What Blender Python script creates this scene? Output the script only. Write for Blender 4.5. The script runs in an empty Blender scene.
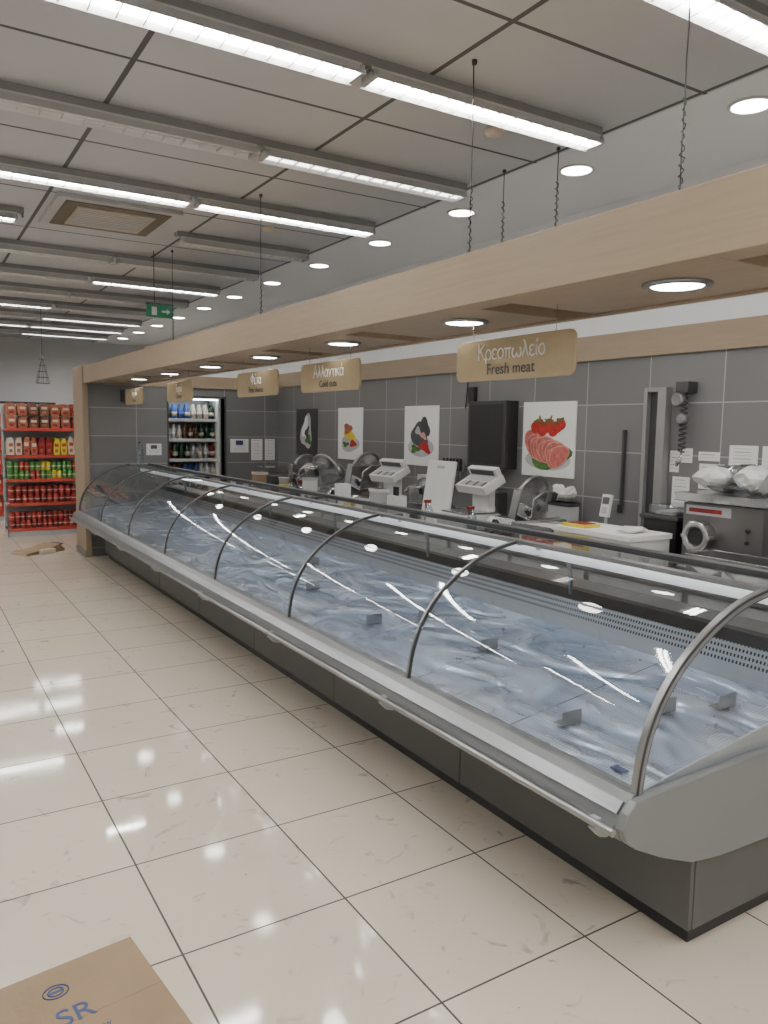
import bpy, bmesh, math, random
from mathutils import Matrix, Vector
random.seed(7)
sc=bpy.context.scene
COL=sc.collection
# ---------------------------------------------------------------- materials
def new_mat(name):
    m=bpy.data.materials.new(name); m.use_nodes=True
    nt=m.node_tree
    return m,nt,nt.nodes['Principled BSDF']
def mat(name,col,rough=.5,metal=0,noise=0,nscale=8,bump=0,bscale=60,spec=.5,emit=None,es=0,stretch=None):
    m,nt,b=new_mat(name)
    b.inputs['Base Color'].default_value=(*col,1)
    b.inputs['Roughness'].default_value=rough
    b.inputs['Metallic'].default_value=metal
    b.inputs['Specular IOR Level'].default_value=spec
    tc=nt.nodes.new('ShaderNodeTexCoord')
    mp=nt.nodes.new('ShaderNodeMapping'); nt.links.new(tc.outputs['Object'],mp.inputs[0])
    if stretch: mp.inputs['Scale'].default_value=stretch
    if noise>0:
        n=nt.nodes.new('ShaderNodeTexNoise'); n.inputs['Scale'].default_value=nscale; n.inputs['Detail'].default_value=5
        nt.links.new(mp.outputs[0],n.inputs['Vector'])
        r=nt.nodes.new('ShaderNodeValToRGB')
        r.color_ramp.elements[0].position=.3; r.color_ramp.elements[1].position=.7
        r.color_ramp.elements[0].color=(*[c*(1-noise) for c in col],1)
        r.color_ramp.elements[1].color=(*[min(1,c*(1+noise*.5)) for c in col],1)
        nt.links.new(n.outputs['Fac'],r.inputs[0]); nt.links.new(r.outputs[0],b.inputs['Base Color'])
    if bump>0:
        n2=nt.nodes.new('ShaderNodeTexNoise'); n2.inputs['Scale'].default_value=bscale
        nt.links.new(mp.outputs[0],n2.inputs['Vector'])
        bp=nt.nodes.new('ShaderNodeBump'); bp.inputs['Strength'].default_value=bump; bp.inputs['Distance'].default_value=.01
        nt.links.new(n2.outputs['Fac'],bp.inputs['Height']); nt.links.new(bp.outputs[0],b.inputs['Normal'])
    if emit:
        b.inputs['Emission Color'].default_value=(*emit,1); b.inputs['Emission Strength'].default_value=es
    return m
def math_n(nt,op,a,b=None):
    n=nt.nodes.new('ShaderNodeMath'); n.operation=op
    for i,v in enumerate([a,b]):
        if v is None: continue
        if isinstance(v,(int,float)): n.inputs[i].default_value=v
        else: nt.links.new(v,n.inputs[i])
    return n.outputs[0]
def line_mask(nt,c,period,offset,half):
    s=math_n(nt,'SUBTRACT',c,offset)
    p=math_n(nt,'PINGPONG',s,period/2)
    return math_n(nt,'LESS_THAN',p,half)
def cell(nt,c,period,offset):
    return math_n(nt,'FLOOR',math_n(nt,'DIVIDE',math_n(nt,'SUBTRACT',c,offset),period))
def xyz(nt):
    g=nt.nodes.new('ShaderNodeNewGeometry'); s=nt.nodes.new('ShaderNodeSeparateXYZ')
    nt.links.new(g.outputs['Position'],s.inputs[0]); return g.outputs['Position'],s.outputs
def mixc(nt,f,a,b):
    n=nt.nodes.new('ShaderNodeMix'); n.data_type='RGBA'
    if isinstance(f,(int,float)): n.inputs[0].default_value=f
    else: nt.links.new(f,n.inputs[0])
    for i,v in ((6,a),(7,b)):
        if isinstance(v,tuple): n.inputs[i].default_value=(*v,1)
        else: nt.links.new(v,n.inputs[i])
    return n.outputs[2]
def mixf(nt,f,a,b):
    n=nt.nodes.new('ShaderNodeMix')
    nt.links.new(f,n.inputs[0])
    for i,v in ((2,a),(3,b)):
        if isinstance(v,(int,float)): n.inputs[i].default_value=v
        else: nt.links.new(v,n.inputs[i])
    return n.outputs[0]
def tile_mat(name,axes,period,offset,half,col,grout,rough,var,noise_amt,groutr=.7,dirt=None,bump=True,rn=.10,spec=.5):
    m,nt,b=new_mat(name)
    b.inputs['Specular IOR Level'].default_value=spec
    pos,s=xyz(nt)
    a,c=s[axes[0]],s[axes[1]]
    l1=line_mask(nt,a,period[0],offset[0],half); l2=line_mask(nt,c,period[1],offset[1],half)
    L=math_n(nt,'MAXIMUM',l1,l2)
    cx=cell(nt,a,period[0],offset[0]); cy=cell(nt,c,period[1],offset[1])
    cb=nt.nodes.new('ShaderNodeCombineXYZ'); nt.links.new(cx,cb.inputs[0]); nt.links.new(cy,cb.inputs[1])
    wn=nt.nodes.new('ShaderNodeTexWhiteNoise'); nt.links.new(cb.outputs[0],wn.inputs['Vector'])
    c0=mixc(nt,wn.outputs['Value'],tuple(k*(1-var) for k in col),tuple(min(1,k*(1+var)) for k in col))
    n=nt.nodes.new('ShaderNodeTexNoise'); n.inputs['Scale'].default_value=2.3; n.inputs['Detail'].default_value=7
    nt.links.new(pos,n.inputs['Vector'])
    c1=mixc(nt,math_n(nt,'MULTIPLY',n.outputs['Fac'],noise_amt),c0,tuple(k*.55 for k in col))
    if dirt:
        n2=nt.nodes.new('ShaderNodeTexNoise'); n2.inputs['Scale'].default_value=9; n2.inputs['Detail'].default_value=8; n2.inputs['Distortion'].default_value=1.2
        nt.links.new(pos,n2.inputs['Vector'])
        r=nt.nodes.new('ShaderNodeValToRGB'); r.color_ramp.elements[0].position=.62; r.color_ramp.elements[1].position=.76
        nt.links.new(n2.outputs['Fac'],r.inputs[0])
        c1=mixc(nt,math_n(nt,'MULTIPLY',r.outputs[0],dirt),c1,(.16,.14,.12))
        n3=nt.nodes.new('ShaderNodeTexNoise'); n3.inputs['Scale'].default_value=38; n3.inputs['Detail'].default_value=2
        nt.links.new(pos,n3.inputs['Vector'])
        r3=nt.nodes.new('ShaderNodeValToRGB'); r3.color_ramp.elements[0].position=.76; r3.color_ramp.elements[1].position=.79
        nt.links.new(n3.outputs['Fac'],r3.inputs[0])
        c1=mixc(nt,math_n(nt,'MULTIPLY',r3.outputs[0],.7),c1,(.08,.07,.06))
    cf=mixc(nt,L,c1,grout)
    nt.links.new(cf,b.inputs['Base Color'])
    rr=math_n(nt,'ADD',math_n(nt,'MULTIPLY',n.outputs['Fac'],rn),rough)
    nt.links.new(mixf(nt,L,rr,groutr),b.inputs['Roughness'])
    if bump:
        bp=nt.nodes.new('ShaderNodeBump'); bp.inputs['Strength'].default_value=.25; bp.inputs['Distance'].default_value=.003; bp.invert=True
        nt.links.new(L,bp.inputs['Height']); nt.links.new(bp.outputs[0],b.inputs['Normal'])
    return m
M_floor=tile_mat('floor_tile',(0,1),(.6,.6),(.098,.52),.0036,(.72,.635,.52),(.05,.045,.04),.01,.04,.24,dirt=.6,rn=.11,spec=.65)
M_wallt=tile_mat('wall_tile_grey',(1,2),(.6,.36),(.2,.11),.004,(.17,.168,.167),(.36,.36,.36),.28,.10,.3)
M_part=tile_mat('partition_tile_grey',(0,2),(.6,.36),(.2,.11),.004,(.17,.168,.167),(.36,.36,.36),.28,.10,.3)
def ceil_mat():
    m,nt,b=new_mat('ceiling_tile')
    pos,s=xyz(nt)
    grid=math_n(nt,'LESS_THAN',s[0],3.53)
    l1=line_mask(nt,s[0],1.25,3.5,.014); l2=line_mask(nt,s[1],1.24,3.90,.012); 
    L=math_n(nt,'MAXIMUM',l1,l2)
    L=math_n(nt,'MULTIPLY',L,grid)
    n=nt.nodes.new('ShaderNodeTexNoise'); n.inputs['Scale'].default_value=1.3; n.inputs['Detail'].default_value=6
    nt.links.new(pos,n.inputs['Vector'])
    c=mixc(nt,n.outputs['Fac'],(.52,.53,.55),(.43,.44,.455))
    c=mixc(nt,grid,(.74,.75,.765),c)
    nt.links.new(mixc(nt,L,c,(.09,.09,.09)),b.inputs['Base Color'])
    b.inputs['Roughness'].default_value=.85
    n2=nt.nodes.new('ShaderNodeTexNoise'); n2.inputs['Scale'].default_value=220
    nt.links.new(pos,n2.inputs['Vector'])
    bp=nt.nodes.new('ShaderNodeBump'); bp.inputs['Strength'].default_value=.15; bp.inputs['Distance'].default_value=.003
    nt.links.new(n2.outputs['Fac'],bp.inputs['Height']); nt.links.new(bp.outputs[0],b.inputs['Normal'])
    return m
M_ceil=ceil_mat()
M_white=mat('wall_paint_white',(.80,.81,.82),.8,noise=.05,nscale=2,bump=.05)
M_farw=mat('wall_paint_grey',(.5,.5,.5),.8,noise=.08,nscale=1)
def wood_mat(name,col,sc_=(14,1.2,30)):
    m=mat(name,col,.45,noise=.09,nscale=2.5,bump=.02,bscale=30,stretch=sc_); return m
M_wood=wood_mat('oak_veneer',(.31,.235,.16))
M_woodv=wood_mat('oak_veneer_upright',(.31,.235,.16),(14,14,1.2))
M_sign=mat('sign_board_gold',(.37,.29,.17),.4,noise=.05,nscale=20)
M_black=mat('black_plastic',(.015,.015,.016),.4,noise=.1)
M_dark=mat('dark_grey_metal',(.06,.06,.062),.4,metal=.3,noise=.1)
M_base=mat('counter_base_grey',(.09,.09,.087),.42,noise=.08,nscale=3)
M_capg=mat('grey_abs_plastic',(.19,.195,.20),.35,noise=.05,nscale=3)
M_alu=mat('brushed_aluminium',(.30,.31,.32),.3,metal=.9,noise=.08,nscale=6,stretch=(20,.5,20))
M_steel=mat('stainless_steel',(.55,.55,.55),.25,metal=.95,noise=.12,nscale=5)
M_steeld=mat('stainless_worn',(.33,.33,.33),.35,metal=.9,noise=.15,nscale=5)
M_grind=mat('grinder_steel_dark',(.17,.165,.16),.35,metal=.7,noise=.2,nscale=5)
M_wp=mat('white_plastic',(.66,.66,.64),.4,noise=.04)
M_gp=mat('light_grey_plastic',(.42,.43,.44),.4,noise=.04)
M_paper=mat('paper',(.78,.78,.76),.7,noise=.03)
M_ink=mat('print_ink',(.07,.07,.08),.7,noise=.05)
M_card=mat('cardboard',(.28,.195,.115),.85,noise=.12,nscale=4,bump=.1)
M_carde=mat('cardboard_edge',(.22,.15,.09),.9,noise=.2,nscale=60)
M_blue=mat('blue_ink',(.03,.05,.16),.6,noise=.05)
M_red=mat('red_pack',(.38,.03,.02),.4,noise=.3,nscale=30)
M_redd=mat('dark_red_pack',(.22,.012,.015),.35,noise=.25,nscale=30)
M_orange=mat('orange_pack',(.40,.12,.06),.4,noise=.5,nscale=30)
M_green=mat('green_pack',(.06,.24,.04),.4,noise=.2,nscale=30)
M_cream=mat('cream_pack',(.60,.52,.42),.45,noise=.1)
M_brown=mat('brown_pack',(.16,.06,.03),.45,noise=.3,nscale=30)
M_shelfo=mat('orange_shelf_edge',(.42,.05,.03),.5,noise=.05)
M_lamp=mat('lamp_tube_lit',(1,1,1),.4,noise=.01,emit=(1,.985,.96),es=76)
M_lampd=mat('lamp_tube_half',(1,1,1),.4,noise=.01,emit=(1,.985,.96),es=5)
M_lampo=mat('lamp_tube_off',(.7,.7,.7),.3,noise=.02)
M_down=mat('downlight_lit',(1,1,1),.4,noise=.01,emit=(1,.97,.90),es=24)
M_fix=mat('fixture_white_enamel',(.60,.60,.59),.35,noise=.04)
M_trunk=mat('fixture_trunking_grey',(.30,.30,.295),.4,metal=.4,noise=.05)
M_led=mat('case_led',(1,1,1),.4,noise=.01,emit=(.88,.94,1),es=.6)
M_cool=mat('cooler_led',(1,1,1),.4,noise=.01,emit=(.85,.93,1),es=14)
M_yel=mat('yellow_label',(.65,.5,.03),.5,noise=.05)
M_pink=mat('ham_pink',(.50,.13,.11),.5,noise=.4,nscale=30)
M_tom=mat('tomato_red',(.42,.02,.015),.35,noise=.4,nscale=25)
M_leaf=mat('leaf_green',(.06,.18,.03),.5,noise=.5,nscale=40)
M_ham2=mat('ham_rind',(.62,.30,.24),.5,noise=.3,nscale=30)
M_exit=mat('exit_green',(.0,.12,.05),.4,noise=.02,emit=(0,.5,.2),es=.06)
def glass_mat(name,tint=(.90,.93,.94),rough=.02,boost=.0,k=1.0):
    m=bpy.data.materials.new(name); m.use_nodes=True; nt=m.node_tree; nt.nodes.clear()
    o=nt.nodes.new('ShaderNodeOutputMaterial'); mx=nt.nodes.new('ShaderNodeMixShader')
    t=nt.nodes.new('ShaderNodeBsdfTransparent'); t.inputs[0].default_value=(*tint,1)
    g=nt.nodes.new('ShaderNodeBsdfGlossy'); g.inputs['Roughness'].default_value=rough
    n=nt.nodes.new('ShaderNodeTexNoise'); n.inputs['Scale'].default_value=3
    tc=nt.nodes.new('ShaderNodeTexCoord'); nt.links.new(tc.outputs['Object'],n.inputs['Vector'])
    bp=nt.nodes.new('ShaderNodeBump'); bp.inputs['Strength'].default_value=.05; bp.inputs['Distance'].default_value=.01
    nt.links.new(n.outputs['Fac'],bp.inputs['Height']); nt.links.new(bp.outputs[0],g.inputs['Normal'])
    f=nt.nodes.new('ShaderNodeLayerWeight'); f.inputs[0].default_value=.5
    a=math_n(nt,'POWER',f.outputs['Facing'],4.0); a=math_n(nt,'MULTIPLY',a,.90*k); a=math_n(nt,'ADD',a,.095+boost); a=math_n(nt,'MINIMUM',a,1)
    nt.links.new(a,mx.inputs[0]); nt.links.new(t.outputs[0],mx.inputs[1]); nt.links.new(g.outputs[0],mx.inputs[2])
    nt.links.new(mx.outputs[0],o.inputs[0]); return m
M_glass=glass_mat('case_glass',rough=.03)
M_bag=glass_mat('clear_plastic_film',(.80,.82,.83),.15,.12)
M_bottle=glass_mat('clear_bottle',(.75,.82,.85),.05,.05)
def deck_mat():
    m,nt,b=new_mat('deck_steel')
    pos,s=xyz(nt)
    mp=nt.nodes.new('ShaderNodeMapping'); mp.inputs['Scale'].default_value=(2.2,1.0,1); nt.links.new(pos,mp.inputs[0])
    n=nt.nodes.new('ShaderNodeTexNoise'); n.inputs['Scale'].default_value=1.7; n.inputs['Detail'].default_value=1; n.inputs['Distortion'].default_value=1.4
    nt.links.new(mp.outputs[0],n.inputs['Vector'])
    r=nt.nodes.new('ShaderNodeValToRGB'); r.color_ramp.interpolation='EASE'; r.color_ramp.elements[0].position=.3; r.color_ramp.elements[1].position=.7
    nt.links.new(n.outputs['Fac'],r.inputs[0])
    c=mixc(nt,r.outputs[0],(.42,.52,.73),(.76,.83,.95))  # pale bluish swirls put highlights and reflections into the steel's colour
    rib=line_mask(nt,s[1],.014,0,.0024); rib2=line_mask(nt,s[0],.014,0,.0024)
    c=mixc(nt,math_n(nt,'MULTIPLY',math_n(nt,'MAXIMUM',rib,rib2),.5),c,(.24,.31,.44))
    seam=line_mask(nt,s[1],.62,1.49,.003)
    nt.links.new(mixc(nt,seam,c,(.12,.13,.15)),b.inputs['Base Color'])
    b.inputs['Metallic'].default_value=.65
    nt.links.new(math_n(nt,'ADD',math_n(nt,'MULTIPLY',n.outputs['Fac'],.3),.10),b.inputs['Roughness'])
    bp2=nt.nodes.new('ShaderNodeBump'); bp2.inputs['Strength'].default_value=.9; bp2.inputs['Distance'].default_value=.07
    nt.links.new(n.outputs['Fac'],bp2.inputs['Height'])
    nt.links.new(bp2.outputs[0],b.inputs['Normal'])
    return m
M_deck=deck_mat()
def perf_mat():
    m,nt,b=new_mat('perforated_steel')
    pos,s=xyz(nt)
    a=math_n(nt,'GREATER_THAN',math_n(nt,'PINGPONG',s[1],.008),.004)
    c=math_n(nt,'GREATER_THAN',math_n(nt,'PINGPONG',s[2],.012),.006)
    band=math_n(nt,'GREATER_THAN',s[2],.79)
    k=math_n(nt,'MULTIPLY',math_n(nt,'MULTIPLY',a,c),band)
    nt.links.new(mixc(nt,k,(.34,.37,.42),(.02,.02,.02)),b.inputs['Base Color'])
    b.inputs['Metallic'].default_value=.6; b.inputs['Roughness'].default_value=.35
    return m
M_perf=perf_mat()
# ---------------------------------------------------------------- mesh builder
class B:
    def __init__(s,name): s.name=name; s.bm=bmesh.new(); s.mats=[]; s.M=Matrix.Identity(4)
    def mi(s,m):
        if m not in s.mats: s.mats.append(m)
        return s.mats.index(m)
    def v(s,p): return s.bm.verts.new(s.M@Vector(p))
    def f(s,vs,m,sm=False):
        try: fa=s.bm.faces.new(vs)
        except ValueError: return
        fa.material_index=s.mi(m); fa.smooth=sm
    def box(s,x0,x1,y0,y1,z0,z1,m):
        p=[s.v((x,y,z)) for x in (x0,x1) for y in (y0,y1) for z in (z0,z1)]
        for q in ((0,1,3,2),(4,6,7,5),(0,4,5,1),(2,3,7,6),(0,2,6,4),(1,5,7,3)): s.f([p[i] for i in q],m)
    def prism(s,poly,axis,a0,a1,m,smooth=False,cap=True):
        def P(q,a):
            return (q[0],a,q[1]) if axis=='y' else ((a,q[0],q[1]) if axis=='x' else (q[0],q[1],a))
        A=[s.v(P(q,a0)) for q in poly]; C=[s.v(P(q,a1)) for q in poly]; n=len(poly)
        for i in range(n): s.f([A[i],A[(i+1)%n],C[(i+1)%n],C[i]],m,smooth)
        if cap: s.f(A[::-1],m); s.f(C,m)
    def sheet(s,poly,a0,a1,m,n=1,smooth=True):
        for k in range(n):
            b0=a0+(a1-a0)*k/n; b1=a0+(a1-a0)*(k+1)/n
            A=[s.v((q[0],b0,q[1])) for q in poly]; C=[s.v((q[0],b1,q[1])) for q in poly]
            for i in range(len(poly)-1): s.f([A[i],C[i],C[i+1],A[i+1]],m,smooth)
    def cyl(s,p0,p1,r,m,seg=14,r2=None,cap=True):
        p0=Vector(p0);p1=Vector(p1); r2=r if r2 is None else r2
        d=(p1-p0).normalized(); u=d.orthogonal().normalized(); w=d.cross(u)
        A=[];C=[]
        for i in range(seg):
            a=2*math.pi*i/seg; o=u*math.cos(a)+w*math.sin(a)
            A.append(s.v(p0+o*r)); C.append(s.v(p1+o*r2))
        for i in range(seg): s.f([A[i],A[(i+1)%seg],C[(i+1)%seg],C[i]],m,True)
        if cap: s.f(A[::-1],m); s.f(C,m)
    def lathe(s,c,prof,m,seg=16,axis=(0,0,1)):
        c=Vector(c); d=Vector(axis).normalized(); u=d.orthogonal().normalized(); w=d.cross(u)
        rings=[]
        for r,h in prof:
            rings.append([s.v(c+d*h+(u*math.cos(2*math.pi*i/seg)+w*math.sin(2*math.pi*i/seg))*max(r,1e-4)) for i in range(seg)])
        for a,b in zip(rings,rings[1:]):
            for i in range(seg): s.f([a[i],a[(i+1)%seg],b[(i+1)%seg],b[i]],m,True)
        s.f(rings[0][::-1],m); s.f(rings[-1],m)
    def tube(s,pts,r,m,seg=8):
        pts=[Vector(p) for p in pts]; rings=[]
        for i,p in enumerate(pts):
            d=(pts[min(i+1,len(pts)-1)]-pts[max(i-1,0)]).normalized()
            ref=Vector((0,1,0)) if abs(d.y)<.9 else Vector((1,0,0))
            u=d.cross(ref).normalized(); w=d.cross(u)
            rings.append([s.v(p+(u*math.cos(2*math.pi*k/seg)+w*math.sin(2*math.pi*k/seg))*r) for k in range(seg)])
        for a,b in zip(rings,rings[1:]):
            for i in range(seg): s.f([a[i],a[(i+1)%seg],b[(i+1)%seg],b[i]],m,True)
        s.f(rings[0][::-1],m); s.f(rings[-1],m)
    def blob(s,c,rx,ry,rz,m,rough=.0,seg=14):
        rings=[]
        for j in range(1,8):
            t=math.pi*j/8
            rings.append([s.v((c[0]+rx*math.sin(t)*math.cos(2*math.pi*i/seg)*(1+random.uniform(-rough,rough)),
              c[1]+ry*math.sin(t)*math.sin(2*math.pi*i/seg)*(1+random.uniform(-rough,rough)),
              c[2]-rz*math.cos(t)*(1+random.uniform(-rough,rough)))) for i in range(seg)])
        for a,b in zip(rings,rings[1:]):
            for i in range(seg): s.f([a[i],a[(i+1)%seg],b[(i+1)%seg],b[i]],m,rough<.15)
        s.f(rings[0][::-1],m,True); s.f(rings[-1],m,True)
    def done(s,bevel=0,parent=None,fixn=True):
        if fixn: bmesh.ops.recalc_face_normals(s.bm,faces=s.bm.faces[:])
        me=bpy.data.meshes.new(s.name); s.bm.to_mesh(me); s.bm.free()
        for m in s.mats: me.materials.append(m)
        o=bpy.data.objects.new(s.name,me); COL.objects.link(o)
        if bevel:
            md=o.modifiers.new('bev','BEVEL'); md.width=bevel; md.segments=2; md.limit_method='ANGLE'; md.angle_limit=.9
        if parent: o.parent=parent
        return o
def empty(name,loc=(0,0,0)):
    o=bpy.data.objects.new(name,None); COL.objects.link(o); o.location=loc; o.empty_display_size=.1; return o
R_WALL=Matrix(((0,0,-1),(-1,0,0),(0,1,0))).to_4x4()  # text facing -X
def text(body,name,size,m,ext=.0006):
    c=bpy.data.curves.new(name,'FONT'); c.body=body; c.size=size; c.align_x='CENTER'; c.align_y='CENTER'; c.extrude=ext
    c.materials.append(m); o=bpy.data.objects.new(name,c); COL.objects.link(o)
    return o
# stroke alphabet for the Greek lettering
def arc(cx,cy,rx,ry,a0,a1,n=14): return [(cx+rx*math.cos(math.radians(a0+(a1-a0)*i/n)),cy+ry*math.sin(math.radians(a0+(a1-a0)*i/n))) for i in range(n+1)]
EPS=[arc(.22,.45,.19,.15,30,270),arc(.22,.15,.21,.15,90,330)]
ALF=[arc(.23,.3,.23,.3,0,360),[(.5,.6),(.44,.1),(.54,0)]]
GL={'ο':([arc(.25,.3,.25,.3,0,360)],.62),'ρ':([arc(.25,.3,.25,.3,0,360),[(0,.3),(0,-.28)]],.62),'ε':(EPS,.54),
'έ':(EPS+[[(.2,.74),(.27,.92)]],.54),'π':([[(0,.56),(.56,.56)],[(.13,.56),(.13,0)],[(.42,.56),(.42,.1),(.5,0)]],.7),
'ω':([arc(.2,.28,.2,.28,110,360),arc(.6,.28,.2,.28,180,430)],.92),'λ':([[(.05,.95),(.15,.93),(.48,0)],[(.26,.62),(0,0)]],.6),
'ι':([[(.05,.6),(.05,.1),(.12,0)]],.25),'ί':([[(.05,.6),(.05,.1),(.12,0)],[(.05,.74),(.12,.92)]],.25),
'Κ':([[(0,1),(0,0)],[(.55,1),(0,.45)],[(.15,.6),(.6,0)]],.72),'Α':([[(0,0),(.33,1),(.66,0)],[(.12,.35),(.54,.35)]],.78),
'α':(ALF,.67),'ά':(ALF+[[(.25,.74),(.32,.92)]],.67),'ν':([[(0,.6),(.22,0),(.44,.6)]],.57),'τ':([[(0,.56),(.42,.56)],[(.2,.56),(.2,.1),(.28,0)]],.52),
'κ':([[(0,.6),(0,0)],[(.4,.6),(0,.25)],[(.12,.35),(.42,0)]],.54),'Φ':([arc(.35,.5,.35,.3,0,360),[(.35,1.05),(.35,-.05)]],.85),
'Τ':([[(0,1),(.6,1)],[(.3,1),(.3,0)]],.7),'υ':([[(0,.6),(0,.2)]+arc(.22,.2,.22,.2,180,360)+[(.44,.6)]],.62)}
def greek(b,s,size,zc,x,m,r=.0036):
    wd=sum(GL[c][1] for c in s)-.1; p=-wd/2
    for c in s:
        for st in GL[c][0]:
            b.tube([(x,-(p+q[0])*size,zc+(q[1]-.5)*size) for q in st],r,m,6)
        p+=GL[c][1]
# ---------------------------------------------------------------- room
H=3.41; WX=4.6; FY=17.5; LX=-4.5; RY=-3.0; PY=10.35
b=B('floor'); b.box(LX,WX+.12,RY,FY+.12,-.1,0,M_floor); b.done()
b=B('ceiling'); b.box(LX,WX+.12,RY,FY+.12,H,H+.1,M_ceil); b.done()
b=B('wall_right'); b.box(WX,WX+.12,RY,FY,0,2.27,M_wallt); b.box(WX,WX+.12,RY,FY,2.27,H,M_white); b.done()
b=B('wall_far'); b.box(LX,WX+.12,FY,FY+.12,0,H,M_farw); b.done()
b=B('wall_left'); b.box(LX-.12,LX,RY,FY+.12,0,H,M_white); b.done()
b=B('wall_rear'); b.box(LX,WX,RY-.12,RY,0,H,M_white); b.done()
b=B('trim_1'); b.box(WX-.025,WX-.001,RY,PY-.01,2.25,2.44,M_wood); b.done(.003)
b=B('wall_partition')
b.box(1.97,3.02,PY,PY+.15,0,2.24,M_part); b.box(3.80,WX-.002,PY,PY+.15,0,2.24,M_part); b.box(3.02,3.80,PY,PY+.15,2.09,2.24,M_part)
b.box(1.97,2.2,PY+.15,PY+.55,0,2.24,M_part)
b.done()
b=B('trim_2'); b.box(1.97,WX-.03,PY-.02,PY-.001,2.2,2.36,M_wood)
for x in (3.0,3.80): b.box(x,x+.02,PY-.012,PY+.15,0,2.1,M_dark)
b.box(3.0,3.82,PY-.012,PY+.15,2.075,2.095,M_dark)
b.done(.002)
b=B('wooden_column'); b.box(1.93,1.968,PY-.04,PY+.57,0,2.42,M_woodv); b.box(1.968,2.0,PY-.04,PY-.022,0,2.42,M_woodv); b.done(.003)
b=B('baseboard_left_panel'); b.box(1.915,1.929,PY-.04,PY+.57,0,.09,M_steeld); b.done(.002)
# ---------------------------------------------------------------- hanging soffit beam
BY0,BY1=.2,PY-.05
b=B('wooden_soffit_beam')
X0,X1=1.95,2.62
b.box(X0,X0+.05,BY0,BY1+.6,2.205,2.41,M_wood)
b.box(X1-.04,X1,BY0,BY1,2.205,2.33,M_wood)
b.box(X0+.05,X1-.04,BY0,BY1,2.29,2.31,M_wood)
ys=BY0
for k in range(-1,8):
    g0=1.26+1.19*k; g1=g0+.20     # open recess slot between lamp panels
    if g0>ys: b.box(X0+.05,X1-.04,ys,min(g0,BY1),2.215,2.29,M_wood)
    b.box(X0+.05,X0+.16,g0,min(g1,BY1),2.215,2.29,M_wood)
    ys=g1
b.box(X0+.05,X1-.04,ys,BY1,2.215,2.29,M_wood)
beam=b.done(.003)
for k in range(-1,7):
    y=1.79+1.19*k
    b=B('recessed_lamp'); c=(2.28,y,2.215)
    b.lathe(c,[(.115,-.0005),(.115,-.008),(.095,-.014),(.088,-.008),(.088,-.0005)],M_alu,28)
    b.lathe(c,[(.086,-.010),(.086,-.0045)],M_down,28)
    b.done(parent=beam)
# ---------------------------------------------------------------- cables
def cable(x,y,z0,name='suspension_cable',twist=True):
    b=B(name)
    pts=[(x+random.uniform(-.003,.003),y+random.uniform(-.003,.003),z0+(H-z0)*i/10) for i in range(11)]
    b.tube(pts,.0028,M_black,6)
    if twist:
        pts=[];n=46
        for i in range(n):
            a=i*1.7+random.uniform(-.4,.4); rr=random.uniform(.004,.017)*(1-.5*i/n)
            pts.append((x+rr*math.sin(a),y+rr*math.cos(a),z0+.10+.46*i/n))
        b.tube(pts,.0026,M_black,5)
        b.box(x-.014,x+.014,y-.014,y+.014,z0,z0+.035,M_dark)
    b.cyl((x,y,H-.02),(x,y,H),.012,M_dark)
    b.done()
for y in (1.84,3.02,5.55,7.78): cable(2.33,y,2.31)
b=B('hanging_utensil_rail')
for y in (3.62,4.12):
    b.tube([(3.45,y,2.72),(3.45,y,H)],.0028,M_black,6); 
    b.tube([(3.45+.012*math.sin(i*1.9),y+.012*math.cos(i*1.9),2.72+.5*i/40) for i in range(40)],.003,M_black,5)
    b.cyl((3.45,y,H-.02),(3.45,y,H),.012,M_dark)
b.cyl((3.45,3.5,2.71),(3.45,4.25,2.71),.012,M_steel)
for y in (3.7,3.9,4.0): b.tube([(3.45,y,2.71),(3.45,y,2.64),(3.47,y,2.61),(3.49,y,2.64)],.004,M_steel,6)
b.done()
# ---------------------------------------------------------------- signs
def sign(y0,y1,z0,z1,t1,t2,s1=.075,s2=.052):
    cy=(y0+y1)/2; cz=(z0+z1)/2; w=(y1-y0)/2; h=(z1-z0)/2
    e=empty('hanging_department_sign',(2.27,cy,cz))
    b=B('board'); r=.035; poly=[]
    for sx,sy,a0 in ((1,1,0),(-1,1,90),(-1,-1,180),(1,-1,270)):
        for i in range(6):
            a=math.radians(a0+90*i/5)
            poly.append((sx*(w-r)+r*math.cos(a),sy*(h-r)+r*math.sin(a)))
    poly=[(p,q+(.012*(1-(p/w)**2))*(1 if q>0 else -1)) for p,q in poly]
    b.prism(poly,'x',-.006,.006,M_sign); b.done(.002,parent=e)
    b=B('hanging_wires')
    for y in (-w*.7,w*.7): b.cyl((0,y,h-.01),(0,y,2.215-cz),.0015,M_steel,6)
    b.done(parent=e)
    b=B('greek_lettering'); greek(b,t1,s1,.038,-.0075,M_paper); b.done(parent=e)
    o=text(t2,'english_lettering',s2,M_ink,.0005); o.parent=e; o.matrix_local=Matrix.Translation((-.0085,0,-.045))@R_WALL
Z0,Z1=1.93,2.11
sign(2.24,3.01,Z0,Z1,'Κρεοπωλείο','Fresh meat',.072,.07)
sign(3.94,4.72,Z0,Z1,'Αλλαντικά','Cold cuts',.078,.06)
sign(5.10,5.88,Z0,Z1,'Φέτα','Feta cheese',.078,.06)
sign(7.0,7.8,Z0,Z1,'Τυριά','Cheese',.072,.06)
sign(8.7,9.5,Z0,Z1,'Τυριά','Cheese',.072,.06)
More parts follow.
